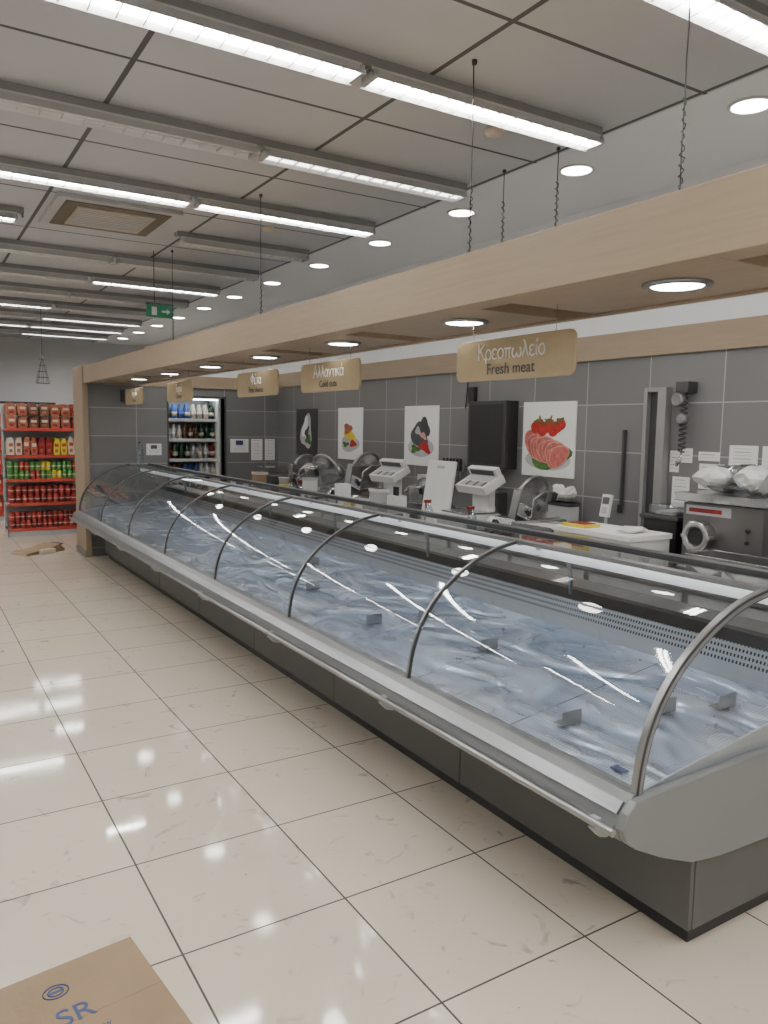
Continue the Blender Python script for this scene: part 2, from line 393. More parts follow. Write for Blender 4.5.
# ---------------------------------------------------------------- ceiling lights
def batten(x0,x1,y,state):
    b=B('fluorescent_ceiling_light'); zt=H-.045
    b.box(x0,x1,y-.035,y+.035,zt-.03,zt,M_fix)
    b.prism([(y-.035,zt-.01),(y-.075,zt-.062),(y-.070,zt-.064),(y-.03,zt-.022),(y+.03,zt-.022),(y+.070,zt-.064),(y+.075,zt-.062),(y+.035,zt-.01)],'x',x0,x1,M_fix)
    n=14
    for i in range(n+1):
        x=x0+(x1-x0)*i/n; b.prism([(y-.067,zt-.06),(y+.067,zt-.06),(y+.035,zt-.024),(y-.035,zt-.024)],'x',x-.003,x+.003,M_fix)
    lm={2:M_lamp,1:M_lampd,0:M_lampo}[state]
    for d in (-.024,.024): b.cyl((x0+.03,y+d,zt-.040),(x1-.03,y+d,zt-.040),.012,lm,10)
    for x in (x0,x1-.02): b.box(x,x+.02,y-.06,y+.06,zt-.06,zt-.02,M_gp)
    b.done()
rows=[(2.04+1.24*k) for k in range(-3,12)]
lit={-3:(2,2),-2:(2,2),-1:(2,2),0:(0,2),1:(2,2),2:(0,1),3:(2,2),4:(0,0),5:(0,0),6:(0,2),7:(0,0),8:(2,0),9:(0,2),10:(2,2),11:(0,2)}
for i,y in enumerate(rows):
    k=i-3
    spans=[(LX+.3,3.43)] if k!=4 else [(LX+.3,.90),(2.14,3.43)]
    b=B('lighting_trunking')
    for a,c in spans:
        b.box(a,c,y-.028,y+.028,H-.045,H-.001,M_trunk); b.box(a,c,y+.05,y+.075,H-.03,H-.001,M_trunk)
        b.cyl((c-.01,y-.02,H-.08),(c-.01,y-.02,H-.045),.008,M_trunk,8)
    b.done()
    L,Rr=lit.get(k,(0,2))
    if k==4:
        batten(-.65,.85,y,2); batten(2.18,3.41,y,0); batten(-2.2,-.7,y,2)
    else:
        batten(.36,1.86,y,L); batten(1.91,3.41,y,Rr); batten(-1.19,.31,y,2 if k%2==0 else 0); batten(-2.74,-1.24,y,2 if k%3==0 else 0)
for k in range(-3,12):
    y=2.61+1.235*k
    b=B('ceiling_downlight'); c=(3.83,y,H)
    b.lathe(c,[(.115,-.0005),(.115,-.008),(.1,-.012),(.097,-.006),(.097,-.0005)],M_fix,28)
    b.lathe(c,[(.094,-.009),(.094,-.004)],M_down,28); b.done()
b=B('ceiling_air_conditioner'); cx,cy=1.52,6.80; a=.47
M_ac=mat('ac_slot_dark',(.14,.11,.075),.6,noise=.2); M_acb=mat('ac_grille_beige',(.42,.37,.29),.5,noise=.1)
b.box(cx-a,cx+a,cy-a,cy+a,H-.035,H-.001,M_gp)
b.box(cx-a+.07,cx+a-.07,cy-a+.07,cy+a-.07,H-.042,H-.034,M_ac)
b.box(cx-a+.17,cx+a-.17,cy-a+.17,cy+a-.17,H-.052,H-.040,M_acb)
for i in range(9): 
    y=cy-.25+.055*i; b.box(cx-a+.20,cx+a-.20,y,y+.02,H-.058,H-.050,M_gp)
b.done(.004)
for x,y in ((2.95,3.62),(2.75,6.4)):
    b=B('smoke_detector'); b.lathe((x,y,H),[(.055,0),(.055,-.012),(.045,-.03),(.02,-.036)],M_cream,20); b.done()
b=B('exit_sign'); x,y=2.24,7.93
b.box(x-.13,x+.13,y-.012,y+.012,2.77,2.89,M_exit); 
b.box(x-.135,x+.135,y-.016,y+.016,2.89,2.91,M_dark); b.cyl((x-.05,y,2.90),(x-.05,y,H),.004,M_dark)
b.box(x-.08,x-.03,y-.014,y-.011,2.79,2.87,M_wp); b.box(x+.02,x+.08,y-.014,y-.011,2.82,2.84,M_wp); b.prism([(x+.07,2.80),(x+.105,2.83),(x+.07,2.86)],'y',y-.014,y-.011,M_wp)
b.done()
# ---------------------------------------------------------------- refrigerated counter
Y0=1.49; S=1.24; N=7; Y1=Y0+S*N
case=empty('refrigerated_display_counter',(2.3,5.8,0))
CI=Matrix.Translation((-2.3,-5.8,0))
def cd(b,bev=0,fixn=True):
    o=b.done(bev,fixn=fixn); o.parent=case; o.matrix_parent_inverse=CI; return o
prof=[(1.83,.62),(1.845,.72),(1.875,.815),(1.925,.905),(2.0,.99),(2.10,1.065),(2.21,1.125),(2.32,1.165),(2.45,1.19)]
def cr(p,n=4):
    out=[]
    for i in range(len(p)-1):
        a=p[max(i-1,0)];q=p[i];c=p[i+1];d=p[min(i+2,len(p)-1)]
        for k in range(n):
            t=k/n
            out.append(tuple(.5*((2*q[j])+(-a[j]+c[j])*t+(2*a[j]-5*q[j]+4*c[j]-d[j])*t*t+(-a[j]+3*q[j]-3*c[j]+d[j])*t**3) for j in (0,1)))
    out.append(p[-1]); return out
P=cr(prof)
b=B('base_panels')
for k in range(N):
    b.box(2.13,2.15,Y0+S*k+.003,Y0+S*(k+1)-.003,.07,.47,M_base)
b.box(2.15,3.05,Y0,Y1,.07,.58,M_base); b.box(2.17,3.03,Y0+.03,Y1-.03,0,.075,M_black)
b.box(3.05,3.07,Y0,Y1,.05,.88,M_steeld)
cd(b,.003)
b=B('front_tub')
b.prism([(1.775,.49),(2.13,.40),(2.13,.47),(1.85,.60),(1.80,.60)],'y',Y0,Y1,M_base)
cd(b)
b=B('front_profile')
b.prism([(1.800,.485),(1.765,.495),(1.748,.535),(1.762,.575),(1.79,.605),(1.815,.625),(1.845,.625),(1.85,.605),(1.80,.58)],'y',Y0-.01,Y1+.01,M_capg)
b.prism([(1.760,.574),(1.752,.580),(1.781,.611),(1.79,.605)],'y',Y0,Y1,M_alu)
b.prism([(1.745,.515),(1.742,.535),(1.748,.548),(1.752,.53)],'y',Y0,Y1,M_alu)
b.cyl((1.722,Y0-.02,.535),(1.722,Y1+.02,.535),.012,M_steeld,14)
for k in range(N*1+1):
    y=Y0+.05+S*k*.985
    b.box(1.722,1.77,y,y+.03,.52,.545,M_gp); b.prism([(1.71,.52),(1.78,.52),(1.78,.475),(1.745,.485)],'y',y,y+.02,M_gp)
cd(b)
b=B('display_deck')
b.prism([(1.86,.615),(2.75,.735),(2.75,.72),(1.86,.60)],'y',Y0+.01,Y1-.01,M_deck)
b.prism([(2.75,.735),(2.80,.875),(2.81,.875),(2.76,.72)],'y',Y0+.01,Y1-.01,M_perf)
b.prism([(1.845,.625),(1.862,.625),(1.862,.60),(1.845,.60)],'y',Y0,Y1,M_alu)
for y in (Y0+.001,Y1-.009): b.prism([(1.86,.60),(2.80,.60),(2.80,.80),(2.75,.742),(1.86,.622)],'y',y,y+.008,M_gp)
cd(b)
b=B('rear_rail')
b.prism([(2.795,.875),(2.80,.925),(2.86,.925),(2.86,.86)],'y',Y0,Y1,M_black)
b.box(2.86,3.10,Y0,Y1,.88,.91,M_steeld)
cd(b,.002)
b=B('service_top')
b.prism([(2.425,1.18),(2.445,1.175),(2.46,1.18),(2.46,1.197),(2.44,1.20),(2.425,1.195)],'y',Y0,Y1,M_alu)
b.prism([(2.69,1.175),(2.72,1.175),(2.72,1.20),(2.69,1.20)],'y',Y0,Y1,M_dark)
b.prism([(2.685,1.20),(2.725,1.20),(2.725,1.204),(2.685,1.204)],'y',Y0,Y1,M_alu)
cd(b)
b=B('service_top_glass')
b.sheet([(2.455,1.188),(2.69,1.188)],Y0+.01,Y1-.01,M_glass,1,False); cd(b,fixn=False)
b=B('support_posts')
for k in range(N+1):
    y=Y0+S*k+(.02 if k==0 else (-.02 if k==N else 0))
    b.tube([(2.80,y,.9),(2.79,y,1.0),(2.76,y,1.1),(2.71,y,1.175)],.011,M_steeld,8)
    b.box(2.44,2.72,y-.008,y+.008,1.168,1.183,M_dark)
cd(b)
b=B('canopy_tube')
b.cyl((2.60,Y0+.04,1.12),(2.60,Y1-.04,1.12),.019,M_led,14)
for k in range(N+1):
    y=Y0+.03+(S*N-.06)*k/N; b.box(2.585,2.615,y-.015,y+.015,1.10,1.183,M_gp)
cd(b)
for k in range(N):
    b=B('curved_front_glass'); b.sheet(P,Y0+S*k+.009,Y0+S*(k+1)-.009,M_glass,1); cd(b,fixn=False)
def offs(P,d):
    out=[]
    for i,p in enumerate(P):
        a=Vector(P[max(i-1,0)]);c=Vector(P[min(i+1,len(P)-1)]); t=(c-a).normalized(); n=Vector((t.y,-t.x))
        out.append((p[0]+n.x*d,p[1]+n.y*d))
    return out
b=B('glass_frames')
for k in range(N+1):
    y=Y0+S*k
    e_=k in (0,N)
    wd=.013 if e_ else .0075
    A=offs(P,-.005); C=offs(P,.020 if e_ else .010)
    b.prism(A+C[::-1],'y',y-wd,y+wd,M_dark)
    D=offs(P,-.008); b.prism(D+offs(P,-.005)[::-1],'y',y-wd+.002,y+wd-.002,M_steeld)
    if k==0:
        b.prism(offs(P,.002)+offs(P,.014)[::-1],'y',y-wd-.002,y-wd,M_capg)
cd(b)
capp=[(1.765,.50),(1.75,.54),(1.765,.585),(1.80,.615),(1.85,.625),(2.80,.64),(2.86,.90),(3.10,.90),(3.10,.34),(2.85,.30),(2.22,.325),(2.08,.345),(1.93,.405),(1.81,.465)]
b=B('end_caps')
for ya,yb in ((Y0-.035,Y0),(Y1,Y1+.035)): b.prism(capp,'y',ya,yb,M_capg)
cd(b,.006)
b=B('side_glass')
for y in (Y0,Y1):
    poly=[(x,z) for x,z in offs(P,.02)]+[(2.70,1.19),(2.80,.93),(2.80,.64)]
    vs=[b.v((x,y,z)) for x,z in poly]; b.f(vs,M_glass)
cd(b)
def deckz(x): return .615+(x-1.86)*.12/.89
b=B('divider_brackets')
for x,y in ((2.03,1.95),(2.34,1.78),(2.52,1.66),(2.12,3.5),(2.36,3.35),(2.3,2.75),(2.2,4.4),(2.5,5.0)):
    z=deckz(x)+.003
    b.box(x-.05,x+.05,y-.0015,y+.0015,z+.004,z+.055,M_steeld); b.box(x-.05,x+.05,y,y+.045,z+.004,z+.007,M_steeld)
for i in range(40):
    x=random.uniform(2.1,2.7); y=random.uniform(1.6,6); z=deckz(x)+.0005
    b.lathe((x,y,z),[(.006,0),(.006,.003)],M_ink,8)
b.box(1.90,1.93,1.60,1.65,deckz(1.93)+.001,deckz(1.93)+.006,M_blue)
cd(b)
b=B('water_bottle'); b.lathe((2.45,9.6,1.202),[(.03,0),(.038,.01),(.038,.08),(.034,.1),(.038,.12),(.038,.19),(.03,.225),(.014,.26),(.014,.275)],M_bottle,16)
b.lathe((2.45,9.6,1.477),[(.016,0),(.016,.018)],M_blue,12); b.done()
# ---------------------------------------------------------------- back worktop
b=B('back_worktop')
b.box(3.62,4.55,1.2,10.1,.84,.88,M_steel); b.box(4.53,4.55,1.2,10.1,.88,.96,M_steel)
b.box(3.66,4.53,1.25,10.05,.12,.84,M_steeld)
for k in range(12): b.box(3.645,3.662,1.27+k*.73,1.95+k*.73,.14,.82,M_gp)
b.box(3.72,4.5,1.3,10.0,0,.12,M_black); b.done(.004)
WZ=.881
def price_scale(x,y,a=0):
    b=B('price_scale'); b.M=Matrix.Translation((x,y,WZ))@Matrix.Rotation(a,4,'Z')
    for i in (-.14,.14):
        for j in (-.14,.14): b.cyl((i,j,0),(i,j,.02),.015,M_black,8)
    b.box(-.18,.18,-.18,.18,.02,.14,M_wp); b.box(-.17,.17,-.17,.17,.145,.158,M_steel); b.cyl((0,0,.14),(0,0,.146),.05,M_dark)
    b.box(.10,.17,-.11,.11,.1,.36,M_wp)
    b.M=b.M@Matrix.Translation((.10,0,.39))@Matrix.Rotation(-.5,4,'Y')
    b.box(-.12,.10,-.20,.20,-.04,.03,M_wp); b.box(-.02,.085,-.17,.17,.03,.034,M_gp)
    for i in range(4):
        for j in range(9): b.box(-.10+.017*i,-.088+.017*i,-.16+.036*j,-.135+.036*j,.03,.036,M_gp if j%3 else M_dark)
    b.box(.05,.10,-.19,.19,.02,.10,M_wp); b.box(.046,.051,-.16,.16,.045,.09,M_ink)
    b.done(.005)
def slicer(x,y,a=0,s=1,tilt=.25):
    b=B('meat_slicer'); b.M=Matrix.Translation((x,y,WZ))@Matrix.Rotation(a,4,'Z')@Matrix.Scale(s,4)
    for i in (-.2,.2):
        for j in (-.2,.2): b.cyl((i,j,0),(i,j,.04),.02,M_black,8)
    b.prism([(-.25,.04),(.25,.04),(.25,.12),(.18,.16),(-.18,.16),(-.25,.10)],'y',-.24,.24,M_steel)
    b.M=b.M@Matrix.Rotation(tilt,4,'X')
    b.lathe((0,.05,.34),[(.06,.10),(.09,.08),(.10,.0),(.165,-.01),(.172,-.02),(.165,-.03),(.07,-.035),(.05,-.05)],M_steel,30,(0,1,0))
    b.tube([(.18*math.cos(t),.02,.34+.18*math.sin(t)) for t in [math.pi*i/14*1.2-.3 for i in range(15)]],.014,M_steeld)
    b.blob((.02,.14,.26),.11,.08,.11,M_steel)
    b.box(-.24,-.02,-.06,.02,.18,.42,M_steel)
    b.box(-.24,.10,-.22,-.07,.23,.25,M_steel); b.box(-.24,-.225,-.22,-.07,.25,.34,M_steel)
    b.tube([(-.2,-.18,.25),(-.2,-.18,.40),(-.1,-.18,.46),(.05,-.16,.44)],.010,M_steel)
    b.cyl((.05,-.16,.44),(.05,-.16,.36),.022,M_black,12); b.cyl((-.24,-.2,.28),(-.29,-.2,.33),.018,M_black,12)
    b.cyl((-.25,.12,.09),(-.28,.12,.09),.035,M_black,16)
    b.done(.003)
slicer(4.15,8.60,.1,.95); slicer(4.18,7.86,-1.25,1.05,.4); slicer(4.15,7.15,.15,1.1)
b=B('vacuum_packing_machine'); b.box(3.9,4.4,9.1,9.6,WZ+.02,WZ+.22,M_steel); b.prism([(9.12,WZ+.22),(9.58,WZ+.22),(9.54,WZ+.30),(9.16,WZ+.30)],'x',3.92,4.38,M_bag); b.box(3.885,3.9,9.15,9.55,WZ+.1,WZ+.2,M_dark)
b.box(3.92,4.38,9.1,9.13,WZ,WZ+.02,M_black); b.box(3.92,4.38,9.57,9.6,WZ,WZ+.02,M_black); b.cyl((4.38,9.12,WZ+.25),(4.38,9.58,WZ+.25),.012,M_steel); b.done(.005)
price_scale(3.95,6.42,.05); slicer(4.22,5.98,-1.3,.72)
price_scale(3.95,5.02,-.05); slicer(4.1,4.50,.05,.93)
b=B('cutting_board'); b.M=Matrix.Translation((3.93,5.50,WZ+.003))@Matrix.Rotation(.15,4,'Y'); b.box(-.012,.012,-.2,.2,.003,.55,M_wp); b.box(-.014,.014,-.06,.06,.48,.51,M_gp); b.done(.006)
b=B('knife_block'); b.box(3.70,3.84,5.80,5.92,WZ,WZ+.22,M_wp)
for i in range(3): b.box(3.75,3.77,5.82+.03*i,5.835+.03*i,WZ+.22,WZ+.30,M_black)
b.done(.004)
def carton(nm,x0,x1,y0,y1,h,m,m2,lid=True):
    b=B(nm); b.box(x0,x1,y0,y1,WZ,WZ+h,m)
    if lid: b.box(x0-.006,x1+.006,y0-.006,y1+.006,WZ+h-.03,WZ+h,m2)
    b.box(x0-.002,x0,y0+.03,y1-.03,WZ+.02,WZ+h*.5,m2); b.done(.004)
carton('glove_box',3.68,3.80,6.76,6.88,.26,M_paper,M_blue,False)
carton('food_container',3.66,3.78,7.46,7.58,.28,M_wp,M_gp)
carton('storage_box',3.66,3.80,8.86,9.02,.26,M_card,M_cream); carton('utensil_box',4.42,4.52,4.36,4.60,.26,M_gp,M_dark)
carton('label_printer',3.66,3.80,8.40,8.56,.24,M_dark,M_gp,False)
carton('cling_film_dispenser',3.66,3.76,5.98,6.16,.27,M_gp,M_wp)
carton('first_aid_box',4.44,4.52,6.28,6.52,.36,M_wp,M_red,False)
carton('spice_bin',4.42,4.52,5.22,5.5,.30,M_dark,M_steeld)
b=B('knife_rack'); b.box(4.575,4.598,5.92,6.28,1.30,1.36,M_steeld)
for i in range(6):
    y=5.96+.055*i; b.box(4.562,4.574,y,y+.022,1.30,1.42,M_black); b.prism([(y,1.30),(y+.028,1.30),(y+.028,1.14),(y,1.10)],'x',4.567,4.570,M_steel)
b.done(.001)
b=B('food_tub_stack')
for i in range(3): b.lathe((3.72,8.2,WZ+.08*i),[(.05,0),(.06,.07),(.064,.07),(.064,.078)],M_wp if i!=1 else M_yel,16)
b.done()
for x,y in ((3.72,5.28),(3.72,4.7),(3.72,7.72)):
    b=B('spray_bottle'); b.lathe((x,y,WZ),[(.035,0),(.038,.02),(.038,.15),(.015,.19),(.015,.21)],M_bottle,14); b.box(x-.045,x+.015,y-.012,y+.012,WZ+.21,WZ+.235,M_redd); b.box(x-.035,x-.028,y-.006,y+.006,WZ+.17,WZ+.21,M_redd); b.done()
b=B('crumpled_plastic_bag'); b.blob((4.47,4.48,WZ+.325),.05,.11,.045,M_wp,.2); b.blob((4.47,4.54,WZ+.36),.045,.06,.04,M_paper,.28); b.blob((4.46,4.40,WZ+.345),.04,.05,.045,M_wp,.28); b.done()
b=B('card_reader'); b.box(4.18,4.26,3.76,3.86,WZ,WZ+.02,M_gp); b.cyl((4.22,3.81,WZ+.02),(4.22,3.81,WZ+.24),.012,M_gp); b.M=Matrix.Translation((4.22,3.81,WZ+.22))@Matrix.Rotation(.2,4,'Y'); b.box(-.03,-.006,-.04,.04,0,.16,M_wp); b.box(-.033,-.029,-.03,.03,.09,.14,M_ink); b.box(-.033,-.029,-.025,.025,.02,.07,M_gp); b.done(.003)
b=B('steel_tray'); b.box(3.70,4.02,3.80,4.22,WZ,WZ+.015,M_steel)
b.box(3.70,3.71,3.80,4.22,WZ,WZ+.17,M_steel); b.box(4.01,4.02,3.80,4.22,WZ,WZ+.17,M_steel); b.box(3.70,4.02,3.80,3.81,WZ,WZ+.17,M_steel); b.box(3.70,4.02,4.21,4.22,WZ,WZ+.17,M_steel)
b.box(3.72,4.0,3.82,4.20,WZ+.015,WZ+.15,M_wp); b.done(.002)
b=B('polystyrene_box'); b.M=Matrix.Translation((3.83,3.42,WZ))
b.box(-.18,.18,-.32,.32,0,.17,M_wp); b.box(-.19,.19,-.33,.33,.172,.205,M_paper); b.box(-.184,-.18,.0,.28,.06,.16,M_yel); b.box(-.186,-.18,.05,.18,.09,.13,M_red)
b.box(-.15,.0,.08,.28,.205,.225,M_yel); b.box(-.12,-.02,.1,.26,.225,.23,M_redd); b.done(.006)
b=B('paper_pile'); b.M=Matrix.Translation((3.84,3.25,WZ+.208))
for i in range(5):
    b.M=b.M@Matrix.Rotation(.12,4,'Z'); b.box(-.09,.09,-.06,.06,.004+.004*i,.0075+.004*i,M_paper)
b.done()
b=B('knife_bin'); b.box(4.12,4.42,3.14,3.40,WZ,WZ+.27,M_black); b.box(4.10,4.44,3.12,3.42,WZ+.27,WZ+.295,M_dark)
b.box(4.14,4.40,3.16,3.38,WZ+.295,WZ+.36,M_bag); b.box(4.16,4.36,3.2,3.34,WZ+.295,WZ+.32,M_gp)
b.done(.006)
# grinder
b=B('meat_grinder'); gx0,gx1,gy0,gy1=4.02,4.40,2.50,3.02
for x in (gx0+.04,gx1-.04):
    for y in (gy0+.04,gy1-.04): b.cyl((x,y,WZ),(x,y,WZ+.04),.02,M_black,10)
b.box(gx0,gx1,gy0,gy1,WZ+.04,WZ+.41,M_grind)
ny=gy0+.36
b.lathe((gx0,ny,WZ+.22),[(.075,-.01),(.075,.04),(.085,.04),(.09,.05),(.09,.10),(.08,.105),(.06,.105),(.055,.09),(.02,.09)],M_steel,24,(-1,0,0))
b.cyl((gx0-.092,ny,WZ+.22),(gx0-.095,ny,WZ+.22),.052,M_black,20)
for i in range(6):
    a=i*math.pi/3; b.cyl((gx0-.05,ny+.088*math.cos(a),WZ+.22+.088*math.sin(a)),(gx0-.10,ny+.088*math.cos(a),WZ+.22+.088*math.sin(a)),.012,M_steeld,8)
for i in range(3): b.cyl((gx0-.012,gy0+.09,WZ+.14+.07*i),(gx0,gy0+.09,WZ+.14+.07*i),.012,(M_red,M_black,M_black)[i],10)
b.box(gx0-.002,gx0,gy0+.20,gy0+.50,WZ+.34,WZ+.395,M_gp)
b.box(gx0-.004,gx0,gy0+.26,gy0+.48,WZ+.355,WZ+.38,M_redd)
b.prism([(gx0-.06,WZ+.47),(gx1+.05,WZ+.47),(gx1,WZ+.42),(gx0-.03,WZ+.42)],'y',gy0-.06,gy1+.03,M_steel)
for i in range(14):
    b.blob((4.2+random.uniform(-.12,.12),2.78+random.uniform(-.22,.22),WZ+.53+random.uniform(-.01,.06)),random.uniform(.08,.13),random.uniform(.08,.14),random.uniform(.04,.07),M_bag if i%4 else M_wp,.2,16)
b.done(.004)
b=B('steel_tray'); b.box(3.68,3.95,2.15,2.75,WZ,WZ+.02,M_steel); b.box(3.68,3.695,2.15,2.75,WZ,WZ+.16,M_steel); b.box(3.935,3.95,2.15,2.75,WZ,WZ+.16,M_steel); b.box(3.68,3.95,2.735,2.75,WZ,WZ+.16,M_steel); b.box(3.68,3.95,2.15,2.165,WZ,WZ+.16,M_steel); b.done(.003)
b=B('paper_roll'); b.cyl((3.72,6.92,WZ+.06),(3.72,7.2,WZ+.06),.06,M_paper,20); b.cyl((3.72,6.91,WZ+.06),(3.72,7.21,WZ+.06),.02,M_card,12); b.done()
# ---------------------------------------------------------------- wall items
b=B('wall_mounted_monitor'); b.box(4.46,WX-.001,5.20,5.72,1.36,1.96,M_black); b.box(4.45,4.46,5.20,5.72,1.36,1.96,M_dark); b.box(4.447,4.451,5.23,5.69,1.40,1.93,M_black)
b.tube([(4.55,5.72,1.9),(4.56,5.85,2.0),(4.57,5.92,1.9),(4.58,5.9,2.2)],.006,M_black)
b.box(4.56,4.598,5.78,5.88,1.95,2.1,M_black); b.done(.004)
b=B('wall_conduit'); b.box(4.53,4.598,3.60,3.67,.97,2.02,M_trunk); b.box(4.53,4.598,3.76,3.79,.97,2.02,M_trunk); b.box(4.53,4.598,3.67,3.76,1.99,2.02,M_trunk); b.box(4.57,4.598,3.67,3.76,.97,1.99,M_dark); b.done(.003)  # dark strip between the uprights stands in for the post's shadow
b=B('sharpening_rod'); b.box(4.57,4.598,3.985,4.005,1.15,1.72,M_dark); b.cyl((4.57,3.995,1.1),(4.57,3.995,1.16),.02,M_black,10); b.done(.002)
b=B('coiled_hose_with_hook')
b.box(4.5,4.598,3.40,3.50,1.98,2.05,M_dark)
b.tube([(4.53+.022*math.cos(i*.9),3.45+.026*math.sin(i*.9),2.0-.0048*i) for i in range(90)],.006,M_dark,6)
b.tube([(4.53,3.45,1.60),(4.53,3.45,1.52),(4.50,3.46,1.48),(4.47,3.44,1.50),(4.48,3.42,1.54)],.008,M_steel,8)
b.lathe((4.50,3.47,1.93),[(.04,-.03),(.05,0),(.04,.03)],M_steeld,14,(1,0,0)); b.lathe((4.50,3.43,1.80),[(.03,-.03),(.04,0),(.03,.03)],M_steeld,14,(1,0,0)); b.done()
def notice(y0,y1,z0,z1,x=None,part=False,bar=False):
    b=B('wall_notice')
    def bx(a,c,d,e,t0,t1,m):
        if part: b.box(a,c,PY-t1-.0005,PY-t0-.0005,d,e,m)
        else: b.box(WX-t1-.0005,WX-t0-.0005,a,c,d,e,m)
    bx(y0,y1,z0,z1,0,.003,M_paper)
    h=z1-z0;w=y1-y0
    n=max(3,int(h/.022))
    for i in range(1,n):
        q=random.uniform(.05,.35)*w
        z=z0+h*i/n; bx(y0+.1*w+q*.5,y1-.1*w-q*.3,z,z+.003,.003,.0042,M_gp if i%2 else M_ink)
    if bar: bx(y0+.3*w,y1-.3*w,z1-h*.45,z1-h*.12,.003,.005,M_blue if bar==1 else M_ink)
    b.done()
for a in ((3.41,3.50,1.50,1.60),(3.42,3.56,1.19,1.40),(3.515,3.59,1.43,1.58),(3.16,3.35,1.33,1.50),(2.93,3.13,1.41,1.63),(2.66,2.90,1.40,1.63),(3.2,3.36,1.52,1.58)): notice(*a)
notice(3.88,4.15,1.33,1.52,part=True,bar=1); notice(4.19,4.36,1.22,1.52,part=True); notice(4.4,4.55,1.22,1.52,part=True); notice(2.72,2.92,1.3,1.45,part=True,bar=2)
b=B('wall_panel_dark'); b.box(2.4,2.62,PY-.012,PY-.001,1.98,2.14,M_dark); b.done(.002)
def disc(b,y,z,ry,rz,t,m,rot=0,wob=0):
    poly=[]
    for i in range(24):
        a=2*math.pi*i/24; r=1+wob*math.sin(3*a+y*9)
        p=ry*math.cos(a)*r; q=rz*math.sin(a)*r
        poly.append((y+p*math.cos(rot)-q*math.sin(rot),z+p*math.sin(rot)+q*math.cos(rot)))
    b.prism(poly,'x',WX-.012-t,WX-.0118,m)
def poster(y0,y1,z0,z1,kind):
    b=B('food_poster'); b.box(WX-.012,WX-.001,y0,y1,z0,z1,M_dark if kind==3 else M_paper)
    cy=(y0+y1)/2; cz=(z0+z1)/2
    if kind==0:
        disc(b,cy,cz-.17,.27,.09,.0004,M_gp); disc(b,cy,cz-.13,.25,.11,.0008,M_leaf,0,.2)
        for j in range(10):
            t=.0012+.0004*j; py=cy+.16-.034*j+random.uniform(-.01,.01); pz=cz-.04-.011*j+random.uniform(-.02,.02)
            disc(b,py,pz,.12,.11-.003*j,t,M_ham2,.4-.1*j,.06); disc(b,py,pz-.002,.112,.10-.003*j,t+.0002,M_pink,.4-.1*j,.07)
        for j in range(8):
            disc(b,cy+.15-.042*j,cz+.10+.03*math.sin(j*2.1),.055,.05,.006+.0003*j,M_tom,0,.04)
            disc(b,cy+.14-.042*j,cz+.15+.02*math.sin(j*2.1),.03,.010,.0088,M_leaf,j*1.3,.2)
    elif kind==1:
        disc(b,cy,cz-.12,.24,.10,.0004,M_gp); disc(b,cy+.02,cz,.16,.13,.0008,M_ink,.5,.15); disc(b,cy-.06,cz+.08,.10,.10,.0012,M_dark,0,.2)
        disc(b,cy-.08,cz-.12,.10,.05,.0016,M_tom,.3,.25); disc(b,cy+.1,cz-.14,.08,.04,.002,M_leaf,0,.3); disc(b,cy+.05,cz+.05,.05,.04,.0022,M_gp,.4,.2); disc(b,cy-.05,cz+.0,.06,.03,.0026,M_ham2,.4,.2)
    elif kind==2:
        disc(b,cy,cz-.12,.22,.10,.0004,M_gp,0,.1); disc(b,cy+.02,cz,.15,.07,.0008,M_yel,.4,.2); disc(b,cy+.05,cz+.06,.10,.06,.0012,M_orange,0,.2); disc(b,cy-.08,cz-.12,.08,.04,.0016,M_tom,0,.2); disc(b,cy+.1,cz-.13,.07,.03,.002,M_leaf,0,.3)
    else:
        disc(b,cy,cz,.16,.22,.0004,M_gp,.2,.2); disc(b,cy+.03,cz+.05,.09,.14,.0008,M_paper,.2,.25); disc(b,cy-.06,cz-.1,.08,.06,.0012,M_leaf,0,.3); disc(b,cy-.02,cz,.05,.08,.0016,M_ink,.5,.3)
    b.done()
poster(4.50,5.12,1.32,1.945,0)
poster(6.38,7.0,1.32,1.94,1); poster(7.9,8.5,1.32,1.94,2); poster(9.08,9.7,1.32,1.94,3)
# ---------------------------------------------------------------- stocked shelves
def shelf_unit(name,x0,x1,y0,dep,zs,fill,ztop,led=False):
    e=empty(name,((x0+x1)/2,y0+dep/2,0)); EI=Matrix.Translation((-(x0+x1)/2,-(y0+dep/2),0))
    b=B('frame'); 
    b.box(x0,x1,y0+dep-.03,y0+dep,0,ztop,M_gp)
    for x in (x0,x1-.03): b.box(x,x+.03,y0+dep-.08,y0+dep-.02,0,ztop,M_gp); b.box(x,x+.02,y0,y0+dep,0,.12,M_gp)
    for z in zs: b.box(x0,x1,y0,y0+dep,z-.03,z,M_gp); b.box(x0,x1,y0-.012,y0,z-.045,z+.005,M_shelfo if name=='packed_goods_shelf' else M_wp)
    b.box(x0,x1,y0,y0+.02,0,zs[0]-.03,M_gp)
    if led:
        b.box(x0,x1,y0-.10,y0+dep,ztop,ztop+.05,M_wp); b.box(x0+.02,x1-.02,y0-.09,y0-.05,ztop-.02,ztop,M_cool)
        for x in (x0,x1-.03): b.box(x,x+.03,y0-.1,y0+dep,0,ztop,M_wp)
    o=b.done(.002); o.parent=e; o.matrix_parent_inverse=EI
    b=B('stock')
    for z,fn in zip(zs,fill): fn(b,x0+.03,x1-.03,y0+.02,dep,z)
    o=b.done(); o.parent=e; o.matrix_parent_inverse=EI
